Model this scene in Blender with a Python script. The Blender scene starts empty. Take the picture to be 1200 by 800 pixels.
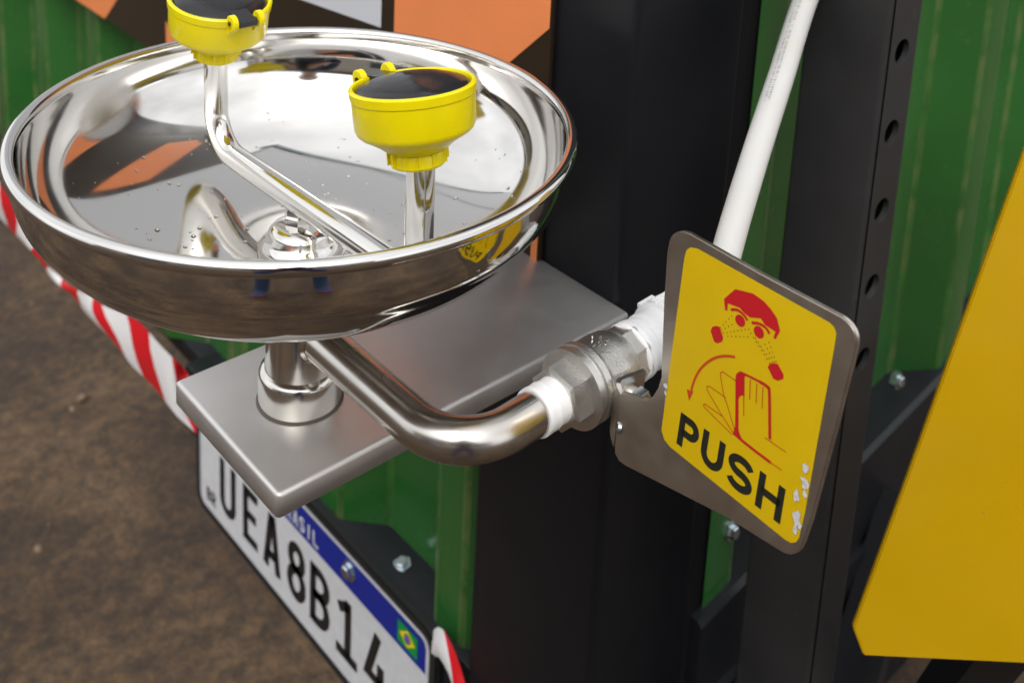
import bpy, bmesh, math, random
from math import sin, cos, pi, radians, sqrt
from mathutils import Vector, Matrix, Euler

sc = bpy.context.scene
C = sc.collection
random.seed(7)

# ------------------------------------------------------------------ camera
cd = bpy.data.cameras.new('camera'); cam = bpy.data.objects.new('camera', cd); C.objects.link(cam)
cam.location = (0.4604, -0.2831, 0.2355)
cam.rotation_euler = (1.35170, -0.04638, 0.84234)
cd.sensor_width = 36.0; cd.lens = 39.645; cd.shift_y = -0.4308; cd.clip_start = 0.01; cd.clip_end = 600
cd.dof.use_dof = True; cd.dof.focus_distance = 0.53; cd.dof.aperture_fstop = 11.0
sc.camera = cam

# ------------------------------------------------------------------ light
SUN_EL, SUN_AZ = radians(52), radians(138)          # high, behind thin cloud
w = bpy.data.worlds.new('World'); sc.world = w; w.use_nodes = True
wn = w.node_tree.nodes; wl = w.node_tree.links
bg = wn['Background']; bg.inputs['Strength'].default_value = 0.15
sky = wn.new('ShaderNodeTexSky'); sky.sky_type = 'NISHITA'; sky.sun_disc = False
sky.sun_elevation = SUN_EL; sky.sun_rotation = SUN_AZ; sky.dust_density = 6.0; sky.air_density = 1.0; sky.ozone_density = 1.0
hs = wn.new('ShaderNodeHueSaturation'); hs.inputs['Saturation'].default_value = 0.12; hs.inputs['Value'].default_value = 1.9
wl.new(sky.outputs['Color'], hs.inputs['Color'])
# thin broken cloud: slow brightness drift over the whole dome
tc = wn.new('ShaderNodeTexCoord'); nz = wn.new('ShaderNodeTexNoise'); nz.inputs['Scale'].default_value = 2.2; nz.inputs['Detail'].default_value = 5
wl.new(tc.outputs['Generated'], nz.inputs['Vector'])
mr = wn.new('ShaderNodeMapRange'); mr.inputs['From Min'].default_value = 0.3; mr.inputs['From Max'].default_value = 0.7
mr.inputs['To Min'].default_value = 0.8; mr.inputs['To Max'].default_value = 1.2
wl.new(nz.outputs['Fac'], mr.inputs['Value'])
mx = wn.new('ShaderNodeVectorMath'); mx.operation = 'SCALE'
wl.new(hs.outputs['Color'], mx.inputs[0]); wl.new(mr.outputs['Result'], mx.inputs['Scale'])
cl = wn.new('ShaderNodeMix'); cl.data_type = 'RGBA'; cl.inputs['Factor'].default_value = .72
wl.new(mx.outputs['Vector'], cl.inputs[6])
cv = wn.new('ShaderNodeVectorMath'); cv.operation = 'SCALE'; cv.inputs[0].default_value = (7.6, 7.7, 7.9)
wl.new(mr.outputs['Result'], cv.inputs['Scale']); wl.new(cv.outputs['Vector'], cl.inputs[7]); wl.new(cl.outputs[2], bg.inputs['Color'])
sl = bpy.data.lights.new('sun', 'SUN'); sl.energy = 0.85; sl.angle = radians(25); sl.color = (1.0, 0.97, 0.93)
so = bpy.data.objects.new('sun', sl); C.objects.link(so)
# nishita rotation: azimuth measured clockwise from +Y
sd = Vector((sin(SUN_AZ) * cos(SUN_EL), cos(SUN_AZ) * cos(SUN_EL), sin(SUN_EL)))
so.rotation_euler = sd.to_track_quat('Z', 'Y').to_euler()
sc.view_settings.view_transform = 'Standard'; sc.view_settings.look = 'None'
sc.view_settings.exposure = 0.18; sc.view_settings.gamma = 1.0; sc.view_settings.use_curve_mapping = False

# ------------------------------------------------------------------ materials
def mat(name, col, rough=0.5, metal=0.0, noise=None, bump=None, coat=0.0, spec=0.35, rvar=None, dirt=None, sss=0.0):
    """noise=(scale, amount) value variation; bump=(scale, strength, stretch); rvar=(scale, lo, hi); dirt=(scale, lo, hi, colour)"""
    m = bpy.data.materials.new(name); m.use_nodes = True
    n = m.node_tree.nodes; l = m.node_tree.links; b = n['Principled BSDF']
    b.inputs['Base Color'].default_value = (*col, 1); b.inputs['Roughness'].default_value = rough
    b.inputs['Metallic'].default_value = metal; b.inputs['Coat Weight'].default_value = coat
    b.inputs['Specular IOR Level'].default_value = spec
    b.inputs['Subsurface Weight'].default_value = sss; b.inputs['Subsurface Radius'].default_value = (0.004, 0.003, 0.001)
    t = n.new('ShaderNodeTexCoord')
    colsock = None
    if noise:
        a = n.new('ShaderNodeTexNoise'); a.inputs['Scale'].default_value = noise[0]; a.inputs['Detail'].default_value = 6
        l.new(t.outputs['Object'], a.inputs['Vector'])
        r = n.new('ShaderNodeMapRange'); r.inputs['From Min'].default_value = .3; r.inputs['From Max'].default_value = .7
        r.inputs['To Min'].default_value = 1 - noise[1]; r.inputs['To Max'].default_value = 1 + noise[1]
        l.new(a.outputs['Fac'], r.inputs['Value'])
        h = n.new('ShaderNodeVectorMath'); h.operation = 'SCALE'; h.inputs[0].default_value = col
        l.new(r.outputs['Result'], h.inputs['Scale']); colsock = h.outputs['Vector']
    if dirt:
        a = n.new('ShaderNodeTexNoise'); a.inputs['Scale'].default_value = dirt[0]; a.inputs['Detail'].default_value = 8; a.inputs['Roughness'].default_value = .7
        l.new(t.outputs['Object'], a.inputs['Vector'])
        r = n.new('ShaderNodeMapRange'); r.inputs['From Min'].default_value = dirt[1]; r.inputs['From Max'].default_value = dirt[2]
        l.new(a.outputs['Fac'], r.inputs['Value'])
        x = n.new('ShaderNodeMix'); x.data_type = 'RGBA'; l.new(r.outputs['Result'], x.inputs['Factor'])
        x.inputs[6].default_value = (*col, 1); x.inputs[7].default_value = (*dirt[3], 1)
        if colsock: l.new(colsock, x.inputs[6])
        colsock = x.outputs[2]
    if colsock: l.new(colsock, b.inputs['Base Color'])
    if rvar:
        a = n.new('ShaderNodeTexNoise'); a.inputs['Scale'].default_value = rvar[0]; a.inputs['Detail'].default_value = 6
        l.new(t.outputs['Object'], a.inputs['Vector'])
        r = n.new('ShaderNodeMapRange'); r.inputs['From Min'].default_value = .3; r.inputs['From Max'].default_value = .7
        r.inputs['To Min'].default_value = rvar[1]; r.inputs['To Max'].default_value = rvar[2]
        l.new(a.outputs['Fac'], r.inputs['Value']); l.new(r.outputs['Result'], b.inputs['Roughness'])
    if bump:
        a = n.new('ShaderNodeTexNoise'); a.inputs['Scale'].default_value = bump[0]; a.inputs['Detail'].default_value = 4
        if len(bump) > 2:
            mp = n.new('ShaderNodeMapping'); mp.inputs['Scale'].default_value = bump[2]
            l.new(t.outputs['Object'], mp.inputs['Vector']); l.new(mp.outputs['Vector'], a.inputs['Vector'])
        else: l.new(t.outputs['Object'], a.inputs['Vector'])
        u = n.new('ShaderNodeBump'); u.inputs['Strength'].default_value = bump[1]; u.inputs['Distance'].default_value = 0.001
        l.new(a.outputs['Fac'], u.inputs['Height']); l.new(u.outputs['Normal'], b.inputs['Normal'])
    return m

M = {}
M['polished'] = mat('polished_steel', (.67, .655, .63), .04, 1, rvar=(35, .04, .10), dirt=(190, .72, .78, (.45, .44, .42)))
M['tube'] = mat('tube_steel', (.72, .70, .67), .1, 1, rvar=(60, .08, .16))
M['brushed'] = mat('brushed_steel', (.72, .70, .68), .46, .86, noise=(40, .04), rvar=(60, .44, .50), bump=(120, .05, (30, 1, 1)))
M['satin'] = mat('satin_pipe', (.56, .53, .49), .24, 1, rvar=(50, .2, .3))
M['column'] = mat('column_steel', (.66, .64, .60), .17, 1, rvar=(60, .13, .22))
M['seam'] = mat('dark_weld_seam', (.14, .12, .10), .5, .6)
M['cast'] = mat('cast_steel', (.66, .645, .61), .36, 1, bump=(900, .3), noise=(80, .08))
M['handle'] = mat('handle_steel', (.56, .52, .47), .33, 1, noise=(60, .06), rvar=(80, .28, .4))
M['yplastic'] = mat('yellow_plastic', (.80, .66, .0), .28, 0, noise=(60, .05), sss=.15, dirt=(90, .66, .74, (.75, .63, .12)), bump=(300, .05))
M['cap'] = mat('black_cap_plastic', (.018, .018, .02), .14, 0, bump=(90, .3), rvar=(70, .06, .35))
M['ysticker'] = mat('yellow_sticker', (.68, .45, .0), .45, 0, noise=(50, .03), dirt=(260, .72, .76, (.5, .36, .02)))
M['red'] = mat('red_print', (.52, .010, .016), .45)
M['dred'] = mat('dark_red_print', (.55, .06, .01), .45)
M['ink'] = mat('black_print', (.018, .018, .012), .45)
M['dots'] = mat('brown_dot_print', (.22, .12, .01), .5)
M['chip'] = mat('torn_paper_backing', (.62, .62, .63), .7, bump=(500, .6))
M['bpaint'] = mat('black_paint', (.0075, .0083, .0108), .4, 0, noise=(9, .15), rvar=(14, .3, .46), dirt=(230, .66, .78, (.075, .075, .073)), bump=(160, .05), spec=.24)
M['npaint'] = mat('worn_black_paint', (.012, .0130, .0160), .42, 0, noise=(16, .2), rvar=(14, .34, .5), dirt=(45, .62, .8, (.05, .047, .042)), bump=(120, .1))
M['trim'] = mat('blue_grey_trim_paint', (.10, .15, .19), .4, 0, noise=(9, .1))
M['seal'] = mat('matte_black_seal', (.012, .012, .013), .9, spec=.08)
M['ppaint'] = mat('satin_black_post_paint', (.032, .0315, .032), .5, 0, noise=(14, .25), rvar=(14, .36, .56), dirt=(45, .6, .8, (.07, .062, .052)), bump=(120, .1))
M['green'] = mat('green_container_paint', (.024, .122, .023), .22, 0, noise=(7, .15), rvar=(22, .14, .3), dirt=(70, .64, .76, (.10, .17, .07)), bump=(14, .25), coat=.4, spec=.5)
M['gfold'] = mat('pale_green_fold', (.035, .13, .025), .3, 0, noise=(30, .3), dirt=(40, .45, .6, (.10, .16, .05)), coat=.4)  # paler, mottled yellow-green for the fold faces of the corrugated sheet
M['ypanel'] = mat('yellow_panel_paint', (.47, .275, .0), .34, 0, noise=(12, .04), dirt=(140, .68, .76, (.24, .16, .03)), bump=(8, .15), rvar=(18, .25, .45))
M['orange'] = mat('orange_print', (.80, .25, .085), .38, 0, noise=(30, .03))
M['bbrown'] = mat('dark_brown_print', (.026, .017, .010), .3, 0)
M['pale'] = mat('pale_grey_print', (.58, .60, .635), .35, 0)
M['boardedge'] = mat('board_edge', (.12, .11, .10), .4)
M['plate_w'] = mat('plate_white', (.62, .63, .65), .4, 0, noise=(90, .05))
M['plate_b'] = mat('plate_blue', (.007, .020, .26), .35)
M['plate_k'] = mat('plate_black_print', (.012, .012, .013), .4)
M['rubber'] = mat('black_plastic_frame', (.018, .018, .018), .5)
M['zinc'] = mat('zinc_bolt', (.62, .68, .72), .25, 1, noise=(200, .15))
M['wplastic'] = mat('white_plastic', (.74, .75, .76), .38, 0, noise=(40, .04), dirt=(50, .62, .8, (.5, .5, .48)), sss=.1)
M['hose'] = mat('white_hose_plastic', (.54, .53, .51), .45, 0, noise=(18, .05), dirt=(30, .6, .8, (.55, .52, .46)), sss=.1)
M['grey_ink'] = mat('grey_hose_print', (.3, .3, .3), .5)
M['ptfe'] = mat('white_thread_tape', (.86, .86, .86), .6, 0, bump=(300, .3), sss=.1)
M['flag_g'] = mat('flag_green', (.0, .28, .05), .4); M['flag_y'] = mat('flag_yellow', (.8, .62, .0), .4)

def ground_mat():
    m = bpy.data.materials.new('brown_packed_earth'); m.use_nodes = True
    n = m.node_tree.nodes; l = m.node_tree.links; b = n['Principled BSDF']; b.inputs['Roughness'].default_value = .85
    t = n.new('ShaderNodeTexCoord')
    def nz(s, d=8, r=.6):
        a = n.new('ShaderNodeTexNoise'); a.inputs['Scale'].default_value = s; a.inputs['Detail'].default_value = d; a.inputs['Roughness'].default_value = r
        l.new(t.outputs['Object'], a.inputs['Vector']); return a.outputs['Fac']
    def ramp(f, pts):
        r = n.new('ShaderNodeValToRGB'); l.new(f, r.inputs['Fac']); e = r.color_ramp.elements
        e[0].position, e[0].color = pts[0][0], (*pts[0][1], 1); e[1].position, e[1].color = pts[-1][0], (*pts[-1][1], 1)
        for p_, c_ in pts[1:-1]:
            q = e.new(p_); q.color = (*c_, 1)
        return r.outputs['Color']
    big = ramp(nz(3.2, 6), [(.36, (.024, .0125, .0055)), (.5, (.050, .028, .0125)), (.64, (.088, .053, .026))])
    fine = ramp(nz(48, 12, .82), [(.34, (.22, .2, .19)), (.5, (1, 1, 1)), (.66, (2.3, 2.15, 1.9))])
    x = n.new('ShaderNodeMix'); x.data_type = 'RGBA'; x.blend_type = 'MULTIPLY'; x.inputs['Factor'].default_value = 1
    l.new(big, x.inputs[6]); l.new(fine, x.inputs[7]); l.new(x.outputs[2], b.inputs['Base Color'])
    u = n.new('ShaderNodeBump'); u.inputs['Strength'].default_value = .7; u.inputs['Distance'].default_value = .012
    l.new(nz(26, 10, .7), u.inputs['Height']); l.new(u.outputs['Normal'], b.inputs['Normal'])
    return m
M['ground'] = ground_mat()

def tape_mat():
    m = bpy.data.materials.new('red_white_tape'); m.use_nodes = True
    n = m.node_tree.nodes; l = m.node_tree.links; b = n['Principled BSDF']; b.inputs['Roughness'].default_value = .3
    uv = n.new('ShaderNodeUVMap'); s = n.new('ShaderNodeSeparateXYZ'); l.new(uv.outputs['UV'], s.inputs['Vector'])
    k = n.new('ShaderNodeMath'); k.operation = 'MULTIPLY_ADD'; l.new(s.outputs['Y'], k.inputs[0]); k.inputs[1].default_value = -.35; l.new(s.outputs['X'], k.inputs[2])
    f = n.new('ShaderNodeMath'); f.operation = 'FRACT'; l.new(k.outputs[0], f.inputs[0])
    g = n.new('ShaderNodeMath'); g.operation = 'GREATER_THAN'; l.new(f.outputs[0], g.inputs[0]); g.inputs[1].default_value = .48
    x = n.new('ShaderNodeMix'); x.data_type = 'RGBA'; l.new(g.outputs[0], x.inputs['Factor'])
    x.inputs[6].default_value = (.62, .008, .016, 1); x.inputs[7].default_value = (.74, .73, .73, 1); l.new(x.outputs[2], b.inputs['Base Color'])
    b.inputs['Subsurface Weight'].default_value = .0
    return m
M['tape'] = tape_mat()

# ------------------------------------------------------------------ helpers
def link(name, verts, faces, m, parent=None, smooth=False, origin=None, uvs=None):
    me = bpy.data.meshes.new(name)
    if origin is None: origin = parent_origin(parent)
    me.from_pydata([tuple(Vector(v) - origin) for v in verts], [], faces)
    me.materials.append(m); me.update()
    if smooth:
        me.polygons.foreach_set('use_smooth', [True] * len(me.polygons))
    if uvs:
        u = me.uv_layers.new(name='UVMap')
        for lp in me.loops: u.data[lp.index].uv = uvs[lp.vertex_index]
    o = bpy.data.objects.new(name, me); C.objects.link(o)
    if parent: o.parent = parent
    else: o.location = origin
    return o
ORI = {}
def parent_origin(p):
    while p is not None:
        if p.name in ORI: return ORI[p.name]
        p = p.parent
    return Vector((0, 0, 0))
def thing(name, label, cat, loc, group=None):
    o = bpy.data.objects.new(name, None); C.objects.link(o); o.location = loc; o.empty_display_size = .05
    ORI[o.name] = Vector(loc); o['label'] = label; o['category'] = cat
    if group: o['group'] = group
    return o
def from_bm(name, bm, m, parent=None, smooth=False, origin=None):
    bm.normal_update(); bm.verts.index_update()
    vs = [v.co.copy() for v in bm.verts]; fs = [[v.index for v in f.verts] for f in bm.faces]
    bm.free(); return link(name, vs, fs, m, parent, smooth, origin)
def auto_smooth(o, ang=35):
    me = o.data
    bm = bmesh.new(); bm.from_mesh(me)
    for e in bm.edges:
        if len(e.link_faces) == 2 and e.calc_face_angle(0) > radians(ang): e.smooth = False
    for f in bm.faces: f.smooth = True
    bm.to_mesh(me); bm.free(); return o
def bbox_bm(x0, x1, y0, y1, z0, z1, bev=0, seg=2, bm=None):
    b = bmesh.new()
    v = [b.verts.new(c) for c in ((x0,y0,z0),(x1,y0,z0),(x1,y1,z0),(x0,y1,z0),(x0,y0,z1),(x1,y0,z1),(x1,y1,z1),(x0,y1,z1))]
    for f in ((0,3,2,1),(4,5,6,7),(0,1,5,4),(1,2,6,5),(2,3,7,6),(3,0,4,7)): b.faces.new([v[i] for i in f])
    if bev: bmesh.ops.bevel(b, geom=b.edges[:], offset=bev, segments=seg, profile=.5, affect='EDGES')
    return b
def box(name, x0, x1, y0, y1, z0, z1, m, parent=None, bev=0.0, seg=2, origin=None):
    o = from_bm(name, bbox_bm(x0, x1, y0, y1, z0, z1, bev, seg), m, parent, origin=origin)
    return auto_smooth(o, 40) if bev else o
def frame_of(d):
    d = Vector(d).normalized(); a = Vector((0, 0, 1)) if abs(d.z) < .9 else Vector((1, 0, 0))
    u = d.cross(a).normalized(); return d, u, d.cross(u).normalized()
def lathe(name, prof, org, d, m, parent, seg=48, smooth=True, phase=0, ang=35):
    """prof: list of (s along axis, radius)"""
    d, u, v = frame_of(d); org = Vector(org); vs = []; fs = []
    for s, r in prof:
        for k in range(seg):
            a = 2 * pi * k / seg + phase; vs.append(org + d * s + (u * cos(a) + v * sin(a)) * max(r, 1e-5))
    for i in range(len(prof) - 1):
        for k in range(seg):
            a, b = i * seg + k, i * seg + (k + 1) % seg
            fs.append((a, b, b + seg, a + seg))
    if prof[0][1] > 1e-4: fs.append(tuple(range(seg)))
    if prof[-1][1] > 1e-4: fs.append(tuple(range((len(prof) - 1) * seg, len(prof) * seg)))
    o = link(name, vs, fs, m, parent)
    fix(o)
    return auto_smooth(o, ang) if smooth else o
def fix(o):
    bm = bmesh.new(); bm.from_mesh(o.data); bmesh.ops.remove_doubles(bm, verts=bm.verts, dist=2e-6)
    bmesh.ops.recalc_face_normals(bm, faces=bm.faces); bm.to_mesh(o.data); bm.free()
def catmull(pts, n=8):
    P = [Vector(p) for p in pts]; P = [P[0] * 2 - P[1]] + P + [P[-1] * 2 - P[-2]]; out = []
    for i in range(1, len(P) - 2):
        for k in range(n):
            t = k / n; a, b, c, d = P[i-1], P[i], P[i+1], P[i+2]
            out.append(.5 * ((2*b) + (c-a)*t + (2*a-5*b+4*c-d)*t*t + (3*b-a-3*c+d)*t**3))
    out.append(P[-2]); return out
def sweep(name, path, rad, m, parent, seg=24, caps=True):
    path = [Vector(p) for p in path]; n = len(path); vs = []; fs = []
    t0 = (path[1] - path[0]).normalized(); _, u, _ = frame_of(t0)
    for i, p in enumerate(path):
        t = (path[min(i+1, n-1)] - path[max(i-1, 0)]).normalized()
        u = (u - t * u.dot(t)).normalized(); v = t.cross(u)
        r = rad[i] if isinstance(rad, (list, tuple)) else rad
        for k in range(seg):
            a = 2 * pi * k / seg; vs.append(p + (u * cos(a) + v * sin(a)) * r)
    for i in range(n - 1):
        for k in range(seg):
            a, b = i * seg + k, i * seg + (k + 1) % seg; fs.append((a, b, b + seg, a + seg))
    if caps: fs += [tuple(range(seg)), tuple(range((n-1)*seg, n*seg))]
    o = link(name, vs, fs, m, parent); fix(o); return auto_smooth(o, 50)
def fillet(pts, rads, n=10):
    """polyline with rounded corners"""
    P = [Vector(p) for p in pts]; out = [P[0]]
    for i in range(1, len(P) - 1):
        a = (P[i-1] - P[i]).normalized(); b = (P[i+1] - P[i]).normalized(); th = a.angle(b); r = rads[i-1]
        d = r / math.tan(th / 2); c = P[i] + (a + b).normalized() * (r / sin(th / 2))
        s = P[i] + a * d - c; e = P[i] + b * d - c; ax = s.cross(e).normalized(); tot = s.angle(e)
        for k in range(n + 1): out.append(c + Matrix.Rotation(tot * k / n, 3, ax) @ s)
    out.append(P[-1]); return out

# flat prints are built in a plane: T maps (a, b, depth) -> world
def ribbon_poly(pts, wdt):
    n = len(pts); L = []; R = []
    for i, p in enumerate(pts):
        p = Vector(p)
        if i == 0: t = Vector(pts[1]) - p
        elif i == n - 1: t = p - Vector(pts[i-1])
        else:
            t = (Vector(pts[i+1]) - p).normalized() + (p - Vector(pts[i-1])).normalized()
        t = t.normalized(); nr = Vector((-t.y, t.x)); k = 1.0
        if 0 < i < n - 1:
            e = (p - Vector(pts[i-1])).normalized(); ne = Vector((-e.y, e.x)); k = min(1.6, 1 / max(.3, nr.dot(ne)))
        wd = wdt[i] if isinstance(wdt, (list, tuple)) else wdt
        L.append(p + nr * wd / 2 * k); R.append(p - nr * wd / 2 * k)
    return L, R
class Flat:
    def __init__(s, T): s.T = T; s.v = []; s.f = []
    def poly(s, pts, d=0):
        i = len(s.v); s.v += [s.T(p[0], p[1], d) for p in pts]; s.f.append(tuple(range(i, i + len(pts)))); return s
    def ribbon(s, pts, w, d=0):
        L, R = ribbon_poly(pts, w); i = len(s.v); n = len(pts)
        s.v += [s.T(p.x, p.y, d) for p in L] + [s.T(p.x, p.y, d) for p in R]
        for k in range(n - 1): s.f.append((i+k, i+k+1, i+n+k+1, i+n+k))
        return s
    def disc(s, x, y, r, d=0, n=8, ry=None): return s.poly([(x + r*cos(2*pi*k/n), y + (ry or r)*sin(2*pi*k/n)) for k in range(n)], d)
    def build(s, name, m, parent): return link(name, s.v, s.f, m, parent)
def bez(pts, n=8): return [(v.x, v.y) for v in catmull([Vector((p[0], p[1], 0)) for p in pts], n)]
def arc(cx, cy, rx, ry, a0, a1, n=14): return [(cx + rx*cos(radians(a0+(a1-a0)*k/n)), cy + ry*sin(radians(a0+(a1-a0)*k/n))) for k in range(n+1)]
def glyph(ch, F, x, y, W, H, t, d=0):
    """stroke letters; box lower-left (x, y), width W, height H, stroke t"""
    h = t / 2; a, b, c, e = x + h, x + W - h, y + h, y + H - h
    def S(p): F.ribbon(p, t, d)
    if ch == 'P':
        S([(a, y), (a, y+H)]); r = (e - (y+H*.45)) / 2; my = (e + y+H*.45) / 2
        S([(a, e), (b - r, e)] + arc(b - r, my, r, r, 88, -88) + [(b - r, my - r), (a, my - r)])
    elif ch == 'U':
        r = (b - a) / 2; S([(a, y+H), (a, c + r)] + arc(a + r, c + r, r, r, 185, 355, 16) + [(b, c + r), (b, y+H)])
    elif ch == 'S':
        m = (a + b) / 2; rx = (b - a) / 2; ry = (e - c) / 4; my = (c + e) / 2
        S(arc(m, e - ry, rx, ry, 15, 180, 12) + arc(m, e - ry, rx, ry, 195, 262, 6) + arc(m, c + ry, rx, ry, 82, 0, 6) + arc(m, c + ry, rx, ry, -15, -165, 12))
    elif ch == 'H':
        S([(a, y), (a, y+H)]); S([(b, y), (b, y+H)]); S([(a, y + H*.52), (b, y + H*.52)])
    elif ch == 'E':
        S([(a, y), (a, y+H)]); S([(a, e), (x+W, e)]); S([(a, y+H*.52), (x+W*.9, y+H*.52)]); S([(a, c), (x+W, c)])
    elif ch == 'A':
        S([(a, y), (x+W/2 - t*.12, y+H)]); S([(b, y), (x+W/2 + t*.12, y+H)]); S([(x+W*.24, y+H*.27), (x+W*.76, y+H*.27)])
    elif ch == '8':
        m = (a + b) / 2; rx = (b - a) / 2; k = c + (e - c) * .54
        S(arc(m, (k+e)/2, rx*.88, (e-k)/2, 0, 360, 24)); S(arc(m, (c+k)/2, rx, (k-c)/2, 0, 360, 24))
    elif ch == 'B':
        k = c + (e - c) * .53; S([(a, y), (a, y+H)])
        r = (e-k)/2; S([(a, e), (b-r*1.05, e)] + arc(b-r*1.05, (k+e)/2, r, r, 88, -88) + [(b-r*1.05, k), (a, k)])
        r = (k-c)/2; S([(a, k), (b-r, k)] + arc(b-r, (k+c)/2, r, r, 88, -88) + [(b-r, c), (a, c)])
    elif ch == '1':
        m = x + W*.55; S([(m, c), (m, y+H)]); S([(m, e), (x+W*.1, y+H*.78)]); S([(x, c), (x+W, c)])
    elif ch == '4':
        S([(x+W*.72, y), (x+W*.72, y+H*.56)]); S([(x+W*.58, y+H), (a, y+H*.27), (x+W, y+H*.27)])
    elif ch == 'R':
        k = y + H*.48; S([(a, y), (a, y+H)]); r = (e-k)/2
        S([(a, e), (b-r, e)] + arc(b-r, (k+e)/2, r, r, 88, -88) + [(b-r, k), (a, k)]); S([(x+W*.5, k), (b, y)])
    elif ch == 'I': S([(x+W/2, y), (x+W/2, y+H)])
    elif ch == 'L': S([(a, y+H), (a, y)]); S([(a, c), (x+W, c)])

# ------------------------------------------------------------------ setting: ground
GZ = -0.95
n = 60
gv = []; gf = []
def gcoord(k):
    t = (k / n) * 2 - 1; return (abs(t) ** 4 * 250 + abs(t) * 4) * (1 if t > 0 else -1)
for j in range(n + 1):
    for i in range(n + 1):
        x, y = gcoord(i), gcoord(j)
        gv.append((x - .5, y, GZ + .012 * sin(x * 2.1 + 1) * cos(y * 1.7)))
for j in range(n):
    for i in range(n):
        a = j * (n + 1) + i; gf.append((a, a + 1, a + n + 2, a + n + 1))
g = link('ground', gv, gf, M['ground'], None, True, Vector((0, 0, 0))); g['kind'] = 'structure'
# loose grit on the packed earth
bm = bmesh.new()
for k in range(500):
    x, y = random.uniform(-2.6, 1.2), random.uniform(-1.6, 1.6); r = random.choice((.002, .002, .003, .003, .004, .007)) * random.uniform(.7, 1.3)
    mtx = Matrix.Translation((x, y, GZ + .012 * sin((x+.5) * 2.1 + 1) * cos(y * 1.7) + r * .2)) @ Euler((random.random()*6, random.random()*6, 0)).to_matrix().to_4x4() @ Matrix.Diagonal((r*1.3, r, r*.7, 1))
    bmesh.ops.create_icosphere(bm, subdivisions=1, radius=1, matrix=mtx)
M['grit'] = mat('earth_grit', (.17, .12, .08), .9, 0, noise=(3, .5))
gr = from_bm('ground_grit', bm, M['grit'], None, False, Vector((0, 0, 0))); gr['kind'] = 'stuff'

# ------------------------------------------------------------------ container
cont = thing('shipping_container', 'green corrugated steel container with black corner post behind the eyewash basin', 'container', (-.6, 1.0, GZ))
TOPZ = .44
box('corner_post', -.080, .0462, .1993, .305, -.66, TOPZ, M['bpaint'], cont, .006, 4)
box('post_flange', -.03, .0372, .3095, .337, -.66, TOPZ, M['seal'], cont, .0015)
def corr(name, a0, a1, z0, z1, phase, front, T):
    """trapezoid corrugated sheet along a, 'front' outer plane, recess 32 mm"""
    per = .175; seq = [(0, 1), (.035, 0), (.105, 0), (.140, 1)]; pts = []
    k = math.floor((a0 - phase) / per) - 1
    while phase + k * per < a1:
        for o, s in seq: pts.append((phase + k * per + o, s))
        k += 1
    pts = [p for p in pts if a0 < p[0] < a1]
    # soften every fold
    prof = []
    for i, (a, s) in enumerate(pts):
        prof.append((a, front + (0 if s else .032)))
    soft = [prof[0]]
    for i in range(1, len(prof) - 1):
        p0, p1, p2 = Vector(prof[i-1]), Vector(prof[i]), Vector(prof[i+1]); r = .004
        A = p1 + (p0 - p1).normalized() * r; B = p1 + (p2 - p1).normalized() * r
        for t in (0, .33, .67, 1): soft.append(tuple(A.lerp(p1, t).lerp(p1.lerp(B, t), t)))
    soft.append(prof[-1]); vs = []; fs = []; m_ = len(soft)
    for off in (0, .003):
        for a, d in soft: vs += [T(a, d + off, z0), T(a, d + off, z1)]
    for i in range(m_ - 1):
        fs.append((2*i, 2*i+2, 2*i+3, 2*i+1)); q = 2 * m_; fs.append((q+2*i, q+2*i+1, q+2*i+3, q+2*i+2))
        fs.append((2*i, q+2*i, q+2*i+2, 2*i+2)); fs.append((2*i+1, 2*i+3, q+2*i+3, q+2*i+1))
    o = link(name, vs, fs, M['green'], cont); o.data.materials.append(M['gfold'])
    for p_ in o.data.polygons:      # lighter yellow-green set along the folds
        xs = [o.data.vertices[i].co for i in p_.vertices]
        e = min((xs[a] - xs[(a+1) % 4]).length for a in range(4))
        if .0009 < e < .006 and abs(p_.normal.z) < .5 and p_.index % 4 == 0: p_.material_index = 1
    fix(o); return auto_smooth(o, 30)
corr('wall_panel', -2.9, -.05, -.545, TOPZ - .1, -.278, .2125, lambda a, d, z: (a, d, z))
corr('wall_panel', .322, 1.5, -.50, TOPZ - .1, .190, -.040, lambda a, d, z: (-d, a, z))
box('bottom_rail', -.575, -.081, .2055, .30, -.625, -.545, M['npaint'], cont, .004)
box('bottom_rail', -2.9, -.576, .225, .30, -.5700, -.548, M['npaint'], cont, .004)
ry = [(.3205, -.4735), (.80, -.397), (1.5, -.397)]
vs = [(x, y, z) for y, zt in ry for x, z in ((-.03, -.70), (.048, -.70), (.048, zt - .004), (.044, zt), (-.03, zt))]
fs = [tuple(range(5)), tuple(range(10, 15))] + [(5*i+k, 5*i+(k+1) % 5, 5*i+5+(k+1) % 5, 5*i+5+k) for i in range(2) for k in range(5)]
o = link('bottom_rail', vs, fs, M['npaint'], cont); fix(o)
def hexbolt(name, pos, d, r, parent, m=None):
    lathe(name, [(-.004, r*1.75), (.0012, r*1.75), (.0013, r*1.15), (r*.9, r*1.15), (r*1.05, r*.95)], pos, d, m or M['zinc'], parent, 6, False)
hexbolt('bolt', (-.200, .2265, -.545), (0, -.2, 1), .0048, cont)
hexbolt('bolt', (.0405, .3580, -.417), (1, 0, .1), .0046, cont)
hexbolt('bolt', (.0410, .597, -.392), (1, 0, .1), .0046, cont)

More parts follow.
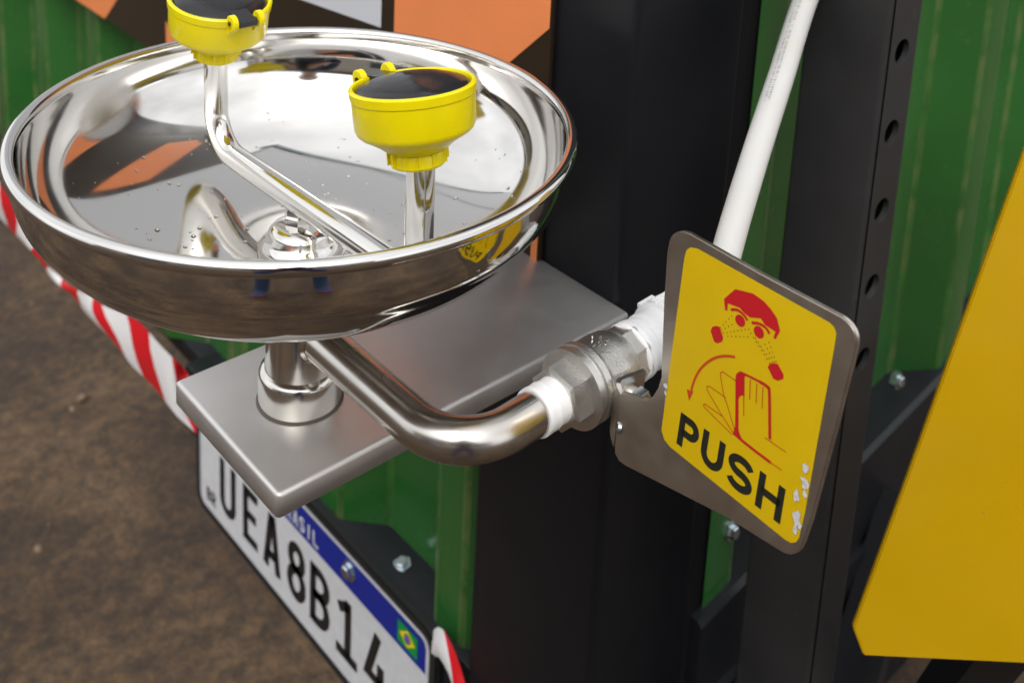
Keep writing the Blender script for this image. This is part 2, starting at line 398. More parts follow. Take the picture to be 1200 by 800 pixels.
# trailer chassis under the container
tr = thing('trailer_frame', 'black steel trailer chassis rails under the container', 'trailer frame', (.0, 1.2, GZ))
box('side_rail', -.16, .02, .42, 1.5, -.82, -.705, M['npaint'], tr, .004)
box('cross_beam', -2.6, -.161, 1.0, 1.1, -.80, -.70, M['npaint'], tr, .004)
def bar(name, a, b, wd, ht, m, parent):
    a, b = Vector(a), Vector(b); d = (b - a).normalized(); u = d.cross(Vector((0, 0, 1))).normalized(); v = u.cross(d)
    vs = [p + u * sx * wd / 2 + v * sz * ht / 2 for p in (a, b) for sx, sz in ((-1,-1),(1,-1),(1,1),(-1,1))]
    o = link(name, vs, [(0,1,2,3),(4,7,6,5),(0,4,5,1),(1,5,6,2),(2,6,7,3),(3,7,4,0)], m, parent); fix(o); return o
bar('drawbar', (.04, .36, -.76), (.62, 1.15, -.76), .06, .09, M['npaint'], tr)
bar('brace', (.062, .60, -.50), (.10, .42, -.74), .04, .03, M['npaint'], tr)
bar('brace', (.03, .335, -.57), (.03, 1.2, -.53), .05, .05, M['npaint'], tr)
for sy in (1.75,):
    lathe('wheel', [(-.09, .12), (-.09, .22), (-.07, .245), (.07, .245), (.09, .22), (.09, .12), (.06, .11), (.06, .02)], (-.16, sy, GZ + .245), (1, 0, 0), M['rubber'], tr, 40)

# ------------------------------------------------------------------ slotted post
sp = thing('slotted_post', 'black square steel post with a column of round holes right of the push sign', 'post', (.10, .357, -.80))
X0, X1, Y0, Y1, ZB, ZT = .0695, .1299, .3369, .3763, -.80, 1.0
bm = bmesh.new()
pitch, r0, yc = .0545, .0086, .3557
zs = [-.1094 + pitch * k for k in range(-2, 20)]
Ya, Yb = yc - .0165, yc + .0165
def quad(*p): bm.faces.new([bm.verts.new(q) for q in p])
for zc in zs:
    N = 16; z0, z1 = zc - pitch / 2, zc + pitch / 2; ring = []; sq = []
    for k in range(N):
        a = 2*pi*(k+.5)/N; ring.append((yc + r0*cos(a), zc + r0*sin(a)))
        m_ = max(abs(cos(a)), abs(sin(a))); sq.append((yc + (Yb-Ya)/2*cos(a)/m_, zc + pitch/2*sin(a)/m_))
    for k in range(N):
        q = (k+1) % N
        P = [sq[k], sq[q], ring[q], ring[k]]
        quad(*[(X1, y, z) for y, z in P])
        quad((X1, *ring[k]), (X1, *ring[q]), (X1-.004, *ring[q]), (X1-.004, *ring[k]))
        if k in (1, 5, 9, 13):  # square corners
            cy = Yb if cos(2*pi*(k+1)/N) > 0 else Ya; cz = z1 if sin(2*pi*(k+1)/N) > 0 else z0
            quad((X1, *sq[k]), (X1, cy, cz), (X1, *sq[q]))
za, zb = ZB, zs[-1] + pitch/2; zh = zs[0] - pitch/2
quad((X1, Ya, za), (X1, Yb, za), (X1, Yb, zh), (X1, Ya, zh))
rb = .004
prof = []
for cx, cy, a0 in ((X1-rb, Y1-rb, 0), (X0+rb, Y1-rb, 90), (X0+rb, Y0+rb, 180), (X1-rb, Y0+rb, 270)):
    for k in range(5): a = radians(a0 + 22.5*k); prof.append((cx + rb*cos(a), cy + rb*sin(a)))
m_ = len(prof)
for k in range(m_ - 1): quad((*prof[k], za), (*prof[k+1], za), (*prof[k+1], zb), (*prof[k], zb))
quad((X1, Y0+rb, za), (X1, Ya, za), (X1, Ya, zb), (X1, Y0+rb, zb)); quad((X1, Yb, za), (X1, Y1-rb, za), (X1, Y1-rb, zb), (X1, Yb, zb))
for z in (za, zb):
    bm.faces.new([bm.verts.new((x, y, z)) for x, y in prof])
# inner wall of the tube
for k in range(4):
    c = [(X0+.004, Y0+.004), (X1-.004, Y0+.004), (X1-.004, Y1-.004), (X0+.004, Y1-.004)]
    if k == 1: continue
    quad((*c[k], za), (*c[(k+1) % 4], za), (*c[(k+1) % 4], zb), (*c[k], zb))
o = from_bm('tube', bm, M['ppaint'], sp); fix(o); auto_smooth(o, 40)
box('base_plate', X0-.03, X1+.03, Y0-.03, Y1+.03, -.95, -.79, M['npaint'], sp, .003)

# ------------------------------------------------------------------ yellow panel
yp = thing('yellow_panel', 'yellow painted steel panel with slanted edge at the right', 'panel', (.24, .30, -.33))
fr = [Vector(p) for p in ((.2198, .4207, .1264), (.3128, .525, .1329), (.4034, .4727, -.3263), (.2693, .3245, -.3292), (.206, .2551, -.3292), (.1988, .2524, -.3134))]
nn = (fr[0] - fr[4]).cross(fr[3] - fr[4]).normalized()
if nn.dot(cam.location - fr[4]) < 0: nn = -nn
bm = bmesh.new(); A = [bm.verts.new(p) for p in fr]; B = [bm.verts.new(p - nn * .004) for p in fr]
bm.faces.new(A); bm.faces.new(B[::-1])
for k in range(6): bm.faces.new((A[k], B[k], B[(k+1) % 6], A[(k+1) % 6]))
bmesh.ops.recalc_face_normals(bm, faces=bm.faces); bmesh.ops.bevel(bm, geom=bm.edges[:], offset=.0008, segments=2, affect='EDGES')
auto_smooth(from_bm('sheet', bm, M['ypanel'], yp), 50)
bar('stay', fr[3] - nn * .02 + Vector((0, 0, .02)), (.12, .50, -.70), .03, .03, M['npaint'], yp)

# ------------------------------------------------------------------ printed board on the container
BY = .1955
bd = thing('graphic_board', 'dark printed board with orange and pale shapes behind the basin', 'sign board', (-.6, BY + .002, -.192))
BZ0, BZ1 = -.192, .31
out_ = [(-1.6, BZ0), (-.0222, BZ0), (-.0222, .415), (-.198, .415), (-.200, .70), (-1.6, .70)]
bm = bmesh.new(); A = [bm.verts.new((x, BY, z)) for x, z in out_]; B = [bm.verts.new((x, BY + .003, z)) for x, z in out_]
bm.faces.new(A); bm.faces.new(B[::-1])
for k in range(6): bm.faces.new((A[k], B[k], B[(k+1) % 6], A[(k+1) % 6]))
bmesh.ops.recalc_face_normals(bm, faces=bm.faces); from_bm('backing_sheet', bm, M['bbrown'], bd)
box('top_trim', -1.6, -.200, BY - .006, BY + .03, .701, .775, M['trim'], bd, .002)
box('top_trim', -.199, -.0222, BY - .006, BY + .03, .416, .455, M['trim'], bd, .002)
TB = lambda a, b, d: (a, BY - .0006 - d, b)
def shape(pts, m, name='print_shape'): Flat(TB).poly(pts).build(name, M[m], bd)
shape([(-1.0, BZ0), (-.735, BZ0), (-.60, -.07), (-.60, .02), (-.78, .02)], 'orange')
shape([(-.5785, -.192), (-.545, -.192), (-.545, -.165), (-.5585, -.158), (-.5785, -.150)], 'orange')
shape([(-.51, -.072), (-.2052, -.0497), (-.2052, .695), (-.51, .695)], 'pale')
shape([(-1.5, .06), (-.53, .06), (-.53, .695), (-1.5, .695)], 'pale')
shape([(-.1885, -.09), (-.1885, .0), (-.1785, .012), (-.0235, .11), (-.0235, .0022), (-.0585, -.031), (-.12, -.09)], 'orange')
shape([(-.195, -.188), (-.195, -.10), (-.11, -.10), (-.05, -.15), (-.05, -.188)], 'pale')
shape([(-.1885, .115), (-.060, .265), (-.055, .36), (-.080, .375), (-.1885, .225)], 'orange')
shape([(-.0295, -.188), (-.0235, -.188), (-.0235, -.14), (-.0295, -.145)], 'orange')

# ------------------------------------------------------------------ eyewash station
st = thing('eyewash_station', 'wall mounted stainless steel eyewash basin with two yellow spray heads', 'eyewash station', (.003, .1993, -.1665))
H = -.1603
# bracket: folded sheet, rounded bends, open below
bx0, bx1, by0, by1, fl = -.0535, .0556, -.0462, .1988, .0130
bm = bmesh.new()
V = [bm.verts.new(c) for c in ((bx0,by0,H),(bx1,by0,H),(bx1,by1,H),(bx0,by1,H),(bx0,by0,H-fl),(bx1,by0,H-fl),(bx1,by1,H-fl),(bx0,by1,H-fl))]
for f in ((0,1,2,3),(0,4,5,1),(1,5,6,2),(3,7,4,0)): bm.faces.new([V[i] for i in f])
bm.edges.ensure_lookup_table()
E_ = [e for e in bm.edges if len(e.link_faces) == 2]
bmesh.ops.bevel(bm, geom=E_, offset=.0026, segments=5, profile=.5, affect='EDGES')
bmesh.ops.recalc_face_normals(bm, faces=bm.faces)
br = from_bm('bracket', bm, M['brushed'], st); auto_smooth(br, 50)
sm = br.modifiers.new('thickness', 'SOLIDIFY'); sm.thickness = .0015; sm.offset = -1
# support column
lathe('support_column', [(0, .0222), (.0165, .0222), (.0185, .0214), (.0198, .0198), (.0205, .0188), (.028, .0183), (.088, .0183)], (0, 0, H), (0, 0, 1), M['column'], st, 64)
lathe('column_weld', [(-.0002, .0232), (.0006, .0232), (.0012, .0224)], (0, 0, H), (0, 0, 1), M['seam'], st, 64)

# bowl: closed lathe profile, inner skin, rolled lip, outer skin
def sup(a, d, r1): return (.0285 + r1 * cos(a), -d * sin(a) ** .8)
def cap_z(r): return -.074 if r < .0285 else -.074 * (1 - ((r - .0285) / .1065) ** 2) ** .4
inner = [(0, -.074), (.012, -.074)] + [sup(radians(90 - 87.5*k/30), .074, .1065) for k in range(31)]
ci = catmull([Vector((r, z, 0)) for r, z in inner], 6); ci = [(p.x, p.y) for p in ci]
lip = [(.1368 + .0032*cos(a), -.0030 + .0032*sin(a)) for a in [radians(180 - 20*k) for k in range(0, 13)]]
outer = [(.1374, -.0066), (.1371, -.0100), (.1366, -.0145), (.1357, -.0192), (.1343, -.0240), (.1323, -.0288)] + [sup(radians(22 + 68*k/26), .0752, .1075) for k in range(27)] + [(.0184, -.0752)]
co = catmull([Vector((r, z, 0)) for r, z in outer], 5); co = [(p.x, p.y) for p in co]
prof = [(z, r) for r, z in ci + lip + co]
bowl = lathe('bowl', prof, (0, 0, 0), (0, 0, 1), M['polished'], st, 160, True, 0, 80)
lathe('drain_flange', [(-.0785, .0225), (-.0705, .0222), (-.0685, .0210), (-.0665, .0190), (-.0650, .0174), (-.0622, .0168), (-.0602, .0150), (-.0592, .0110), (-.0590, .0)], (0, 0, 0), (0, 0, 1), M['tube'], bowl, 56)
lathe('arm_nut', [(-.0592, .0072), (-.0555, .0072), (-.0545, .0060), (-.0490, .0055)], (-.004, 0, 0), (0, 0, 1), M['tube'], bowl, 6, False)
# water drops left standing in the basin
M['water'] = mat('water_drop', (.9, .92, .93), .02); M['water'].node_tree.nodes['Principled BSDF'].inputs['Transmission Weight'].default_value = 1; M['water'].node_tree.nodes['Principled BSDF'].inputs['IOR'].default_value = 1.33
bm = bmesh.new()
for k in range(240):
    r = .120 * sqrt(random.random()); a = random.random() * 2 * pi; q = random.choice((.0004, .0005, .0006, .0006, .0008, .0010, .0013)) * random.uniform(.8, 1.2)
    if r < .026: continue
    sl_ = (cap_z(r + .001) - cap_z(r - .001)) / .002; nrm = Vector((-cos(a)*sl_, -sin(a)*sl_, 1)).normalized(); pos = Vector((r*cos(a), r*sin(a), cap_z(r)))
    bmesh.ops.create_icosphere(bm, subdivisions=2, radius=q, matrix=Matrix.Translation(pos) @ nrm.to_track_quat('Z', 'Y').to_matrix().to_4x4() @ Matrix.Diagonal((random.uniform(.8, 1.3), 1, .32, 1)))
wd_ = from_bm('water_drops', bm, M['water'], bowl, True); wd_['kind'] = 'stuff'
# spray arm
arm = fillet([(-.0915, 0, .008), (-.0915, 0, -.0495), (.0985, 0, -.0445), (.0985, 0, .014)], [.022, .022], 14)
sweep('spray_arm', arm, .0066, M['tube'], st, 32)
# spray heads
def head(base, tilt, lug_dir):
    d = Vector((sin(tilt), 0, cos(tilt))); base = Vector(base)
    cup = lathe('spray_head', [(0, .0078), (0, .0116), (.001, .0124), (.0055, .0124), (.0065, .0118), (.0072, .0136), (.0105, .0176), (.0138, .0226), (.0150, .0248), (.0162, .0260), (.0182, .0268), (.0312, .0274), (.0318, .0280), (.0355, .0283), (.0365, .0274), (.0362, .0262), (.0345, .0256), (.0325, .0256), (.0325, .01), (.0325, .0)],
                base, d, M['yplastic'], st, 72)
    for k in range(12):
        a = 2*pi*k/12; dd, uu, vv = frame_of(d); rr = uu*cos(a) + vv*sin(a)
        bar('neck_rib', base + d*.0012 + rr*.0124, base + d*.0068 + rr*.0124, .0030, .0005, M['yplastic'], cup)
    lathe('dust_cap', [(.0328, .0), (.0328, .0252), (.0348, .0251), (.0360, .0240), (.0380, .018), (.0394, .010), (.0398, .0)], base, d, M['cap'], cup, 56)
    e = Vector((lug_dir, 0, 0)); e = (e - d * e.dot(d)).normalized(); s = d.cross(e)
    top = base + d * .0345 + e * .0292
    for k in (-1, 1):
        lathe('hinge_lug', [(-.0016, .0), (-.0016, .0040), (-.0012, .0045), (.0012, .0045), (.0016, .0040), (.0016, .0)], top + s * k * .0078 + d * .001, s, M['yplastic'], cup, 20)
        bar('hinge_lug', top + s * k * .0078 - e * .004 - d * .006, top + s * k * .0078 + d * .001, .0032, .005, M['yplastic'], cup)
    vs = []
    a, b = top - e * .010 + d * .0015, top + e * .0035 + d * .0005
    bar('cap_tab', a, b, .0105, .003, M['cap'], cup)
    lathe('hinge_pin', [(-.0100, .0012), (.0100, .0012)], top + d * .001, s, M['cap'], cup, 12)
head((.0968, 0, .0125), radians(-10), -1)
head((-.0912, 0, .0045), radians(9), 1)
# supply pipe
PX = .1318
VO = Vector((PX, .0, -.1162)); VD = Vector((-.052, 1, .003)).normalized()
pipe = fillet([(.012, 0, -.1162), VO, VO + VD * .066], [.030], 20)
sweep('supply_pipe', pipe, .0106, M['satin'], st, 40)
lathe('weld_collar', [(0, .0118), (.0028, .0122), (.0045, .0108)], (.0165, 0, -.1162), (1, 0, 0), M['satin'], st, 40)

def vl(name, prof, m, seg=48, parent=st, smooth=True, ph=0): return lathe(name, prof, VO + VD * 0, VD, M[m], parent, seg, smooth, ph)
tp = [(.0478 + .0006*k, .0114 + .00012 * sin(k * .55) + (.0004 if k < 14 else 0)) for k in range(0, 25)]
vl('thread_tape', [(.0478, .0104)] + tp + [(.0624, .0104)], 'ptfe', 40)
valve = vl('valve_body', [(.0735, .0165), (.0742, .0200), (.0780, .0200), (.0785, .0188), (.0797, .0188), (.0802, .0200), (.0838, .0200), (.0850, .0190), (.0875, .0182), (.0980, .0182), (.1045, .0174), (.1090, .0155), (.1105, .0138)], 'cast', 56)
vl('hex_end', [(.0622, .0140), (.0630, .0162), (.0742, .0162), (.0746, .0140)], 'cast', 6, valve, False, .2)
vl('hex_end', [(.1092, .0130), (.1096, .0152), (.1205, .0152), (.1210, .0130)], 'cast', 8, valve, False, .1)
SX = Vector((1, .045, -.03)).normalized(); SO = VO + VD * .0945
lathe('stem_boss', [(.012, .0088), (.0205, .0088), (.0215, .0070), (.0215, .0045), (.0270, .0045)], SO, SX, M['cast'], valve, 32)
lathe('stem_nut', [(.0245, .0062), (.0290, .0062), (.0294, .0050)], SO, SX, M['zinc'], valve, 6, False)
# raised casting marks on the valve body
F_ = []
for (dx, dy) in ((0, 0), (.003, .002), (-.003, .002), (.0015, -.003), (-.002, -.002), (.004, -.002), (0, .0045), (.002, .0005), (-.0045, -.0005)):
    F_.append((dx, dy))
d_, u_, v_ = frame_of(VD); bm = bmesh.new()
upv = Vector((.25, 0, .97)).normalized(); sd_ = VD.cross(upv).normalized()
for dx, dy in F_:
    a = dy / .0182 + .25; pos = VO + VD * (.0935 + dx) + (upv * cos(a) - sd_ * sin(a)) * .0182
    bmesh.ops.create_cube(bm, size=1, matrix=Matrix.Translation(pos) @ Euler((a, 0, random.random())).to_matrix().to_4x4() @ Matrix.Diagonal((.0006, .0019, .0006, 1)))
from_bm('casting_mark', bm, M['tube'], valve)

# push handle: plate bent from the valve stem, leaning slightly
HM = Matrix.Translation((.2198, .08, -.0652)) @ Euler((-.0918, -.0082, -.0767), 'XYZ').to_matrix().to_4x4()
def TH(a, b, d): return HM @ Vector((a * .001, -d * .001, b * .001))
outl = [(-43.8, -20), (-48.9, 16.3), (-51.0, 38), (-50.7, 43.2), (-50.1, 45.7), (-48.9, 47.7), (-47.1, 49.5), (-44.9, 50.9), (-42.4, 51.9), (-39.7, 52.3), (0.4, 52.6), (40.6, 54.0), (43.2, 53.7), (45.5, 52.9), (47.3, 51.6), (48.6, 49.9), (49.3, 47.8), (49.5, 45.5), (47.0, 10.6), (43.1, -33.0), (41.3, -44.5), (40.5, -47.6), (39.0, -50.4), (36.8, -52.6), (33.8, -54.2), (30.0, -54.9), (2.7, -58.9), (-57.5, -73.2), (-62, -73.6), (-65.3, -71.5), (-66.2, -67), (-67.4, -42.0), (-66.5, -40.4), (-58, -37.0), (-54, -36.2), (-50.5, -35), (-47.2, -31.5), (-44.8, -26)]
bm = bmesh.new(); A = [bm.verts.new(TH(a, b, 0)) for a, b in outl]; B = [bm.verts.new(TH(a, b, -2.2)) for a, b in outl]
bm.faces.new(A); bm.faces.new(B[::-1])
for k in range(len(outl)): bm.faces.new((A[k], B[k], B[(k+1) % len(outl)], A[(k+1) % len(outl)]))
bmesh.ops.recalc_face_normals(bm, faces=bm.faces)
be = [e for e in bm.edges if (e.verts[0] in A and e.verts[1] in A)]
bmesh.ops.bevel(bm, geom=be, offset=.0005, segments=2, affect='EDGES')
bmesh.ops.triangulate(bm, faces=[f for f in bm.faces if len(f.verts) > 8])
hd = from_bm('push_handle', bm, M['handle'], st); auto_smooth(hd, 35)
# the end of the tab bends back to the stem
cen = [(-66.5, -1.1), (-69.5, -1.4), (-72.0, -3.2), (-73.2, -6.5), (-73.4, -22)]
vs = []; fs = []
path = catmull([Vector((a, d, 0)) for a, d in cen], 5)
for i, q in enumerate(path):
    t = (path[min(i+1, len(path)-1)] - path[max(i-1, 0)]).normalized(); nv = Vector((-t.y, t.x, 0)) * 1.1
    for s in (-1, 1):
        for b in (-41.5 + min(i, 8) * .35, -69 + min(i, 14) * .8): vs.append(TH(q.x + nv.x*s, b, q.y + nv.y*s))
for i in range(len(path) - 1):
    k = 4*i
    for a, b in ((0, 1), (1, 3), (3, 2), (2, 0)): fs.append((k+a, k+b, k+4+b, k+4+a))
fs += [(0, 2, 3, 1), (4*len(path)-4, 4*len(path)-3, 4*len(path)-1, 4*len(path)-2)]
o = link('bent_tab', vs, fs, M['handle'], hd); fix(o); auto_smooth(o, 40)
lathe('tab_rivet', [(-.0008, .0028), (.0006, .0026), (.0012, .0014), (.0013, 0)], TH(-65.2, -58, 0), HM.to_3x3() @ Vector((-.5, -1, 0)), M['zinc'], hd, 16)
# sticker
stick = [(-38.9, -43.0), (-40.3, 41.1), (-39.7, 44.2), (-37.9, 46.4), (-33.8, 47.8), (36.6, 49.2), (38.9, 48.5), (40.2, 46.6), (40.4, 43.1), (40.0, -31.3), (39.3, -43), (38.4, -45.6), (36.2, -47.6), (33.1, -48.2), (-32.7, -47.6), (-36.5, -46.4)]
Flat(TH).poly(stick, .12).build('sticker', M['ysticker'], hd)
hair = [(-15.32,33.24),(-10.31,40.21),(-0.93,42.82),(4.78,42.32),(9.02,40.8),(12.55,38.64),(14.94,34.26),(13.46,29.82),(12.28,29.86),(12.88,32.84),(7.36,32.94),(4.67,34.56),(-0.53,32.21),(-3.87,32.53),(-6.54,33.55),(-13.02,32.33),(-12.65,29.06),(-13.87,28.78)]
F = Flat(TH)
F.poly(hair, .24)
F.ribbon(bez([(-10.96,30.41),(-7.5,32.03),(-4.12,31.71),(-1.63,30.28)], 5), 1.2, .26); F.ribbon(bez([(0.62,30.43),(3.98,31.85),(7.54,32.03),(10.19,30.55)], 5), 1.2, .26)
F.disc(-5.3, 28.25, 2.75, .24, 16, 2.5); F.disc(4.87, 28.4, 2.75, .24, 16, 2.55)
F.poly([(-19.79,15.93),(-19.33,18.07),(-17.06,19.82),(-15.39,20.14),(-12.51,16.29),(-13.01,14.42),(-15.23,12.52),(-17.12,12.42)], .24)
F.poly([(11.94,16.42),(12.53,18.29),(14.6,19.77),(16.41,20.45),(19.87,17.72),(20.14,15.88),(17.72,13.64),(15.46,13.23)], .24)
F.poly([(-3.05,2.5),(-3.03,5.12),(-1.46,7.2),(1.96,7.6),(1.38,5.88),(2.92,-2.21),(1.86,-2.07),(0.53,-3.28),(0.07,-4.96),(2.5,-17.71),(3.9,-19.58),(6.17,-21.24),(1.47,-20.53),(0.1,-20.27),(0.58,-17.23),(-1.55,-5.36)], .24)
F.ribbon([(0.1,-20.5),(5.49,-21.11),(13.23,-21.39),(20.74,-21.47)], 1.3, .27)
F.ribbon(bez([(-0.9,6.97),(6.35,8.05),(11.29,8.52),(13.58,8.24),(14.71,6.24),(18.48,-12.22)], 5), [1.0]*8 + [1.4]*18, .28)
F.build('pictogram', M['red'], hd)
F = Flat(TH)
F.ribbon(bez([(-4.93,11.67),(-8.37,10.32),(-11.99,8.23),(-15.29,5.65),(-18.35,2.29),(-21.08,-1.57),(-23.11,-5.62),(-24.51,-10.14),(-25.4,-15.5)], 3), 1.15, .24)
F.poly([(-27.94,-16.4),(-24.0,-15.2),(-25.75,-20.84)], .25)
for L in ([(20.13,-21.54),(26.54,-21.16)], [(4.41,6.7),(5.66,-1.7)], [(7.98,6.9),(9.06,-1.53)], [(11.15,7.2),(12.42,-2.01)], [(2.48,-1.93),(4.06,-10.22)], [(16.02,-12.99),(26.98,-12.74)],
          [(-2.84,2.07),(-10.15,2.1),(-11.25,0.82),(-10.37,-1.66),(-7.59,-7.78),(-5.58,-9.92),(1.38,-20.04)], [(-6.48,-8.02),(-15.7,-8.03),(-17.19,-8.88),(-16.9,-10.39),(-6.53,-16.89),(0.43,-20.62)], [(-6.53,-16.89),(-16.75,-17.03),(-17.56,-17.85),(-17.0,-18.64),(-0.3,-21.62)]):
    F.ribbon(L, .42, .30)
F.build('pictogram', M['dred'], hd)
dots = [(-14.95,20.09),(-13.7,22.05),(-12.45,24.01),(-11.21,25.96),(-9.97,27.89),(-13.95,19.36),(-12.36,21.07),(-10.77,22.77),(-9.19,24.46),(-12.93,18.5),(-11.1,19.75),(-9.28,20.99),(-7.48,22.22),(-5.68,23.44),(-3.9,24.66),(-2.13,25.87),(-0.37,27.06),(-10.38,18.47),(-8.29,19.51),(-6.23,20.54),(-4.17,21.57),(-2.14,22.58),(-0.11,23.59),(12.47,18.59),(10.87,19.63),(9.25,20.66),(7.63,21.71),(6.0,22.75),(4.37,23.8),(2.72,24.86),(1.07,25.92),(13.48,19.49),(11.87,20.39),(10.25,21.29),(8.62,22.19),(6.98,23.11),(5.34,24.02),(3.69,24.94),(14.36,20.18),(12.99,21.39),(11.61,22.6),(10.23,23.82),(8.84,25.04),(15.33,20.85),(14.16,22.34),(12.98,23.83),(11.8,25.33),(10.62,26.83)]
F = Flat(TH)
for a, b in dots: F.disc(a, b, .36, .24, 6)
F.build('spray_dots', M['dots'], hd)
F = Flat(TH)
glyph('P', F, -29.2, -43.6, 11.8, 15.4, 3.4, .24); glyph('U', F, -15.4, -43.4, 12.8, 15.6, 3.4, .24)
glyph('S', F, -0.2, -43.6, 14.0, 15.9, 3.4, .24); glyph('H', F, 16.3, -43.7, 13.4, 15.9, 3.4, .24)
F.build('push_lettering', M['ink'], hd)
for cx, cy, s in ((37.4, -13.2, 2.3), (37.6, -19.2, 2.7), (35.0, -27.4, 2.9), (37.2, -35.3, 2.8), (36.9, -40.6, 2.2), (38.6, -24, 1.4), (38.8, -38, 1.8), (-39.8, -21.8, 1.6), (-39.6, -24.8, 1.1)):
    s *= 1.1; pts = [(cx + s*cos(2*pi*k/11)*random.uniform(.35, 1.25)*.8, cy + s*sin(2*pi*k/11)*random.uniform(.4, 1.3)) for k in range(11)]
    Flat(TH).poly(pts, .45).build('torn_patch', M['chip'], hd)

# ------------------------------------------------------------------ water hose and connector
ho = thing('water_hose', 'white plastic water hose with threaded connector behind the push sign', 'hose', (.1255, .125, -.1162))
vl('connector', [(.1190, .0128), (.1195, .0140), (.1215, .0155), (.1235, .0155), (.1240, .0138), (.1270, .0138), (.1275, .0146), (.1285, .0138), (.1320, .0138), (.1330, .0150), (.1420, .0152), (.1430, .0172), (.1560, .0172), (.1580, .0150), (.1600, .0100)], 'wplastic', 40, ho)
vl('connector_tape', [(.1165, .0139), (.1170, .0150), (.1185, .0156), (.1196, .0147), (.1200, .0139)], 'ptfe', 40, ho)
for k in range(10):
    a = 2*pi*k/10; d, u, v = frame_of(VD); rr = u*cos(a) + v*sin(a)
    bar('grip_rib', VO + VD*.1432 + rr*.0172, VO + VD*.1555 + rr*.0172, .0028, .0022, M['wplastic'], ho)
hp = catmull([(.1245, .150, -.1158), (.1255, .166, -.1157), (.138, .170, -.1130), (.1560, .148, -.0960), (.1625, .1385, -.0690), (.1541, .1570, -.0500), (.1328, .2030, -.0265), (.1119, .2510, -.0010), (.0884, .3059, .0316), (.0716, .3629, .0756), (.062, .42, .14), (.06, .47, .24), (.07, .5, .5)], 10)
sweep('hose_pipe', hp, .0076, M['hose'], ho, 28)
# faint grey printing along the hose
i0 = [i for i, q in enumerate(hp) if q.z > -.012 and q.z < .04]
bm = bmesh.new()
for i in i0[:-1]:
    for k in range(5):
        t = (k + random.random()*.6) / 5; q = hp[i].lerp(hp[i+1], t); tn = (hp[i+1] - hp[i]).normalized()
        vw = (cam.location - q); vw = (vw - tn * vw.dot(tn)).normalized(); side = tn.cross(vw)
        for row in (-.35, -.62):
            if random.random() < .2: continue
            a = row; nrm = vw * cos(a) + side * sin(a) * 1; nrm.normalize(); c = q + nrm * .00766; w2 = tn * .00028 * random.uniform(.6, 1.6); h2 = tn.cross(nrm) * .0007
            bm.faces.new([bm.verts.new(p) for p in (c - w2 - h2, c + w2 - h2, c + w2 + h2, c - w2 + h2)])
from_bm('hose_print', bm, M['grey_ink'], ho)

# ------------------------------------------------------------------ licence plate
lp = thing('license_plate', 'white trailer license plate with blue band reading BRASIL and UEA8B14', 'license plate', (-.32, .1995, -.678))
TP = lambda a, b, d: (a*.001, .1995 - .0016 - d*.001, b*.001)
def rrect(x0, x1, z0, z1, r, n=5):
    out = []
    for cx, cz, a0 in ((x1-r, z1-r, 0), (x0+r, z1-r, 90), (x0+r, z0+r, 180), (x1-r, z0+r, 270)):
        out += [(cx + r*cos(radians(a0+90*k/n)), cz + r*sin(radians(a0+90*k/n))) for k in range(n+1)]
    return out
def slab(name, pts, y0, y1, m, parent, bev=.0006):
    bm = bmesh.new(); A = [bm.verts.new((a*.001, y0, b*.001)) for a, b in pts]; B = [bm.verts.new((a*.001, y1, b*.001)) for a, b in pts]
    bm.faces.new(A); bm.faces.new(B[::-1]); n_ = len(pts)
    for k in range(n_): bm.faces.new((A[k], B[k], B[(k+1) % n_], A[(k+1) % n_]))
    bmesh.ops.recalc_face_normals(bm, faces=bm.faces); return auto_smooth(from_bm(name, bm, m, parent), 40)
PX0, PX1, PZ0, PZ1 = -523, -123, -679, -545
slab('plate_holder', rrect(PX0-8, PX1+8, PZ0-8, PZ1+8, 17), .1984, .2030, M['rubber'], lp)
F = Flat(TP)
q_ = rrect(PX0-4, PX1+4, PZ0-4, PZ1+4, 14); q_.append(q_[0]); F.ribbon(q_, 7, .9); F.build('holder_lip', M['rubber'], lp)
slab('plate_sheet', rrect(PX0, PX1, PZ0, PZ1, 11), .1979, .1989, M['plate_w'], lp)
# raised rim of the plate
F = Flat(TP)
rr_ = rrect(PX0+2, PX1-2, PZ0+2, PZ1-2, 10); rr_.append(rr_[0]); F.ribbon(rr_, 1.8, .7); F.build('plate_rim', M['plate_w'], lp)
F = Flat(TP); F.poly([(PX0+5, -581.5), (PX1-5, -581.5), (PX1-5, -556), (PX1-7.5, -551.5), (PX1-12, -550), (PX0+12, -550), (PX0+7.5, -551.5), (PX0+5, -556)], .25); F.build('blue_band', M['plate_b'], lp)
chs = [('U', -478), ('E', -429), ('A', -388.5), ('8', -343), ('B', -302), ('1', -257.5), ('4', -213)]
for c, x in chs:
    F = Flat(TP); glyph(c, F, x, -660, 33.5 if c != 'E' else 29, 63.5, 9.9, .45); F.build('plate_character', M['plate_k'], lp)
F = Flat(TP)
for i, c in enumerate('BRASIL'): glyph(c, F, -356 + i * 11.6, -577, 9.4, 16, 2.9, .5)
F.build('band_lettering', M['plate_w'], lp)
F = Flat(TP)
for i, c in enumerate('BR'): glyph(c, F, -508 + i * 11, -668, 9, 16, 2.6, .45)
F.build('plate_character', M['plate_k'], lp)
F = Flat(TP); F.poly([(-166, -576.5), (-139, -576.5), (-139, -556), (-166, -556)], .5); fg = F.build('flag', M['flag_g'], lp)
F = Flat(TP); F.poly([(-163.5, -566.2), (-152.5, -574.5), (-141.5, -566.2), (-152.5, -558)], .6); F.build('flag_diamond', M['flag_y'], fg)
F = Flat(TP); F.disc(-152.5, -566.2, 4.6, .7, 20); F.build('flag_disc', M['plate_b'], fg)
F = Flat(TP); F.ribbon([(-156.9, -565.2), (-152.5, -565.0), (-148.3, -567.6)], .8, .8); F.build('flag_banner', M['plate_w'], fg)
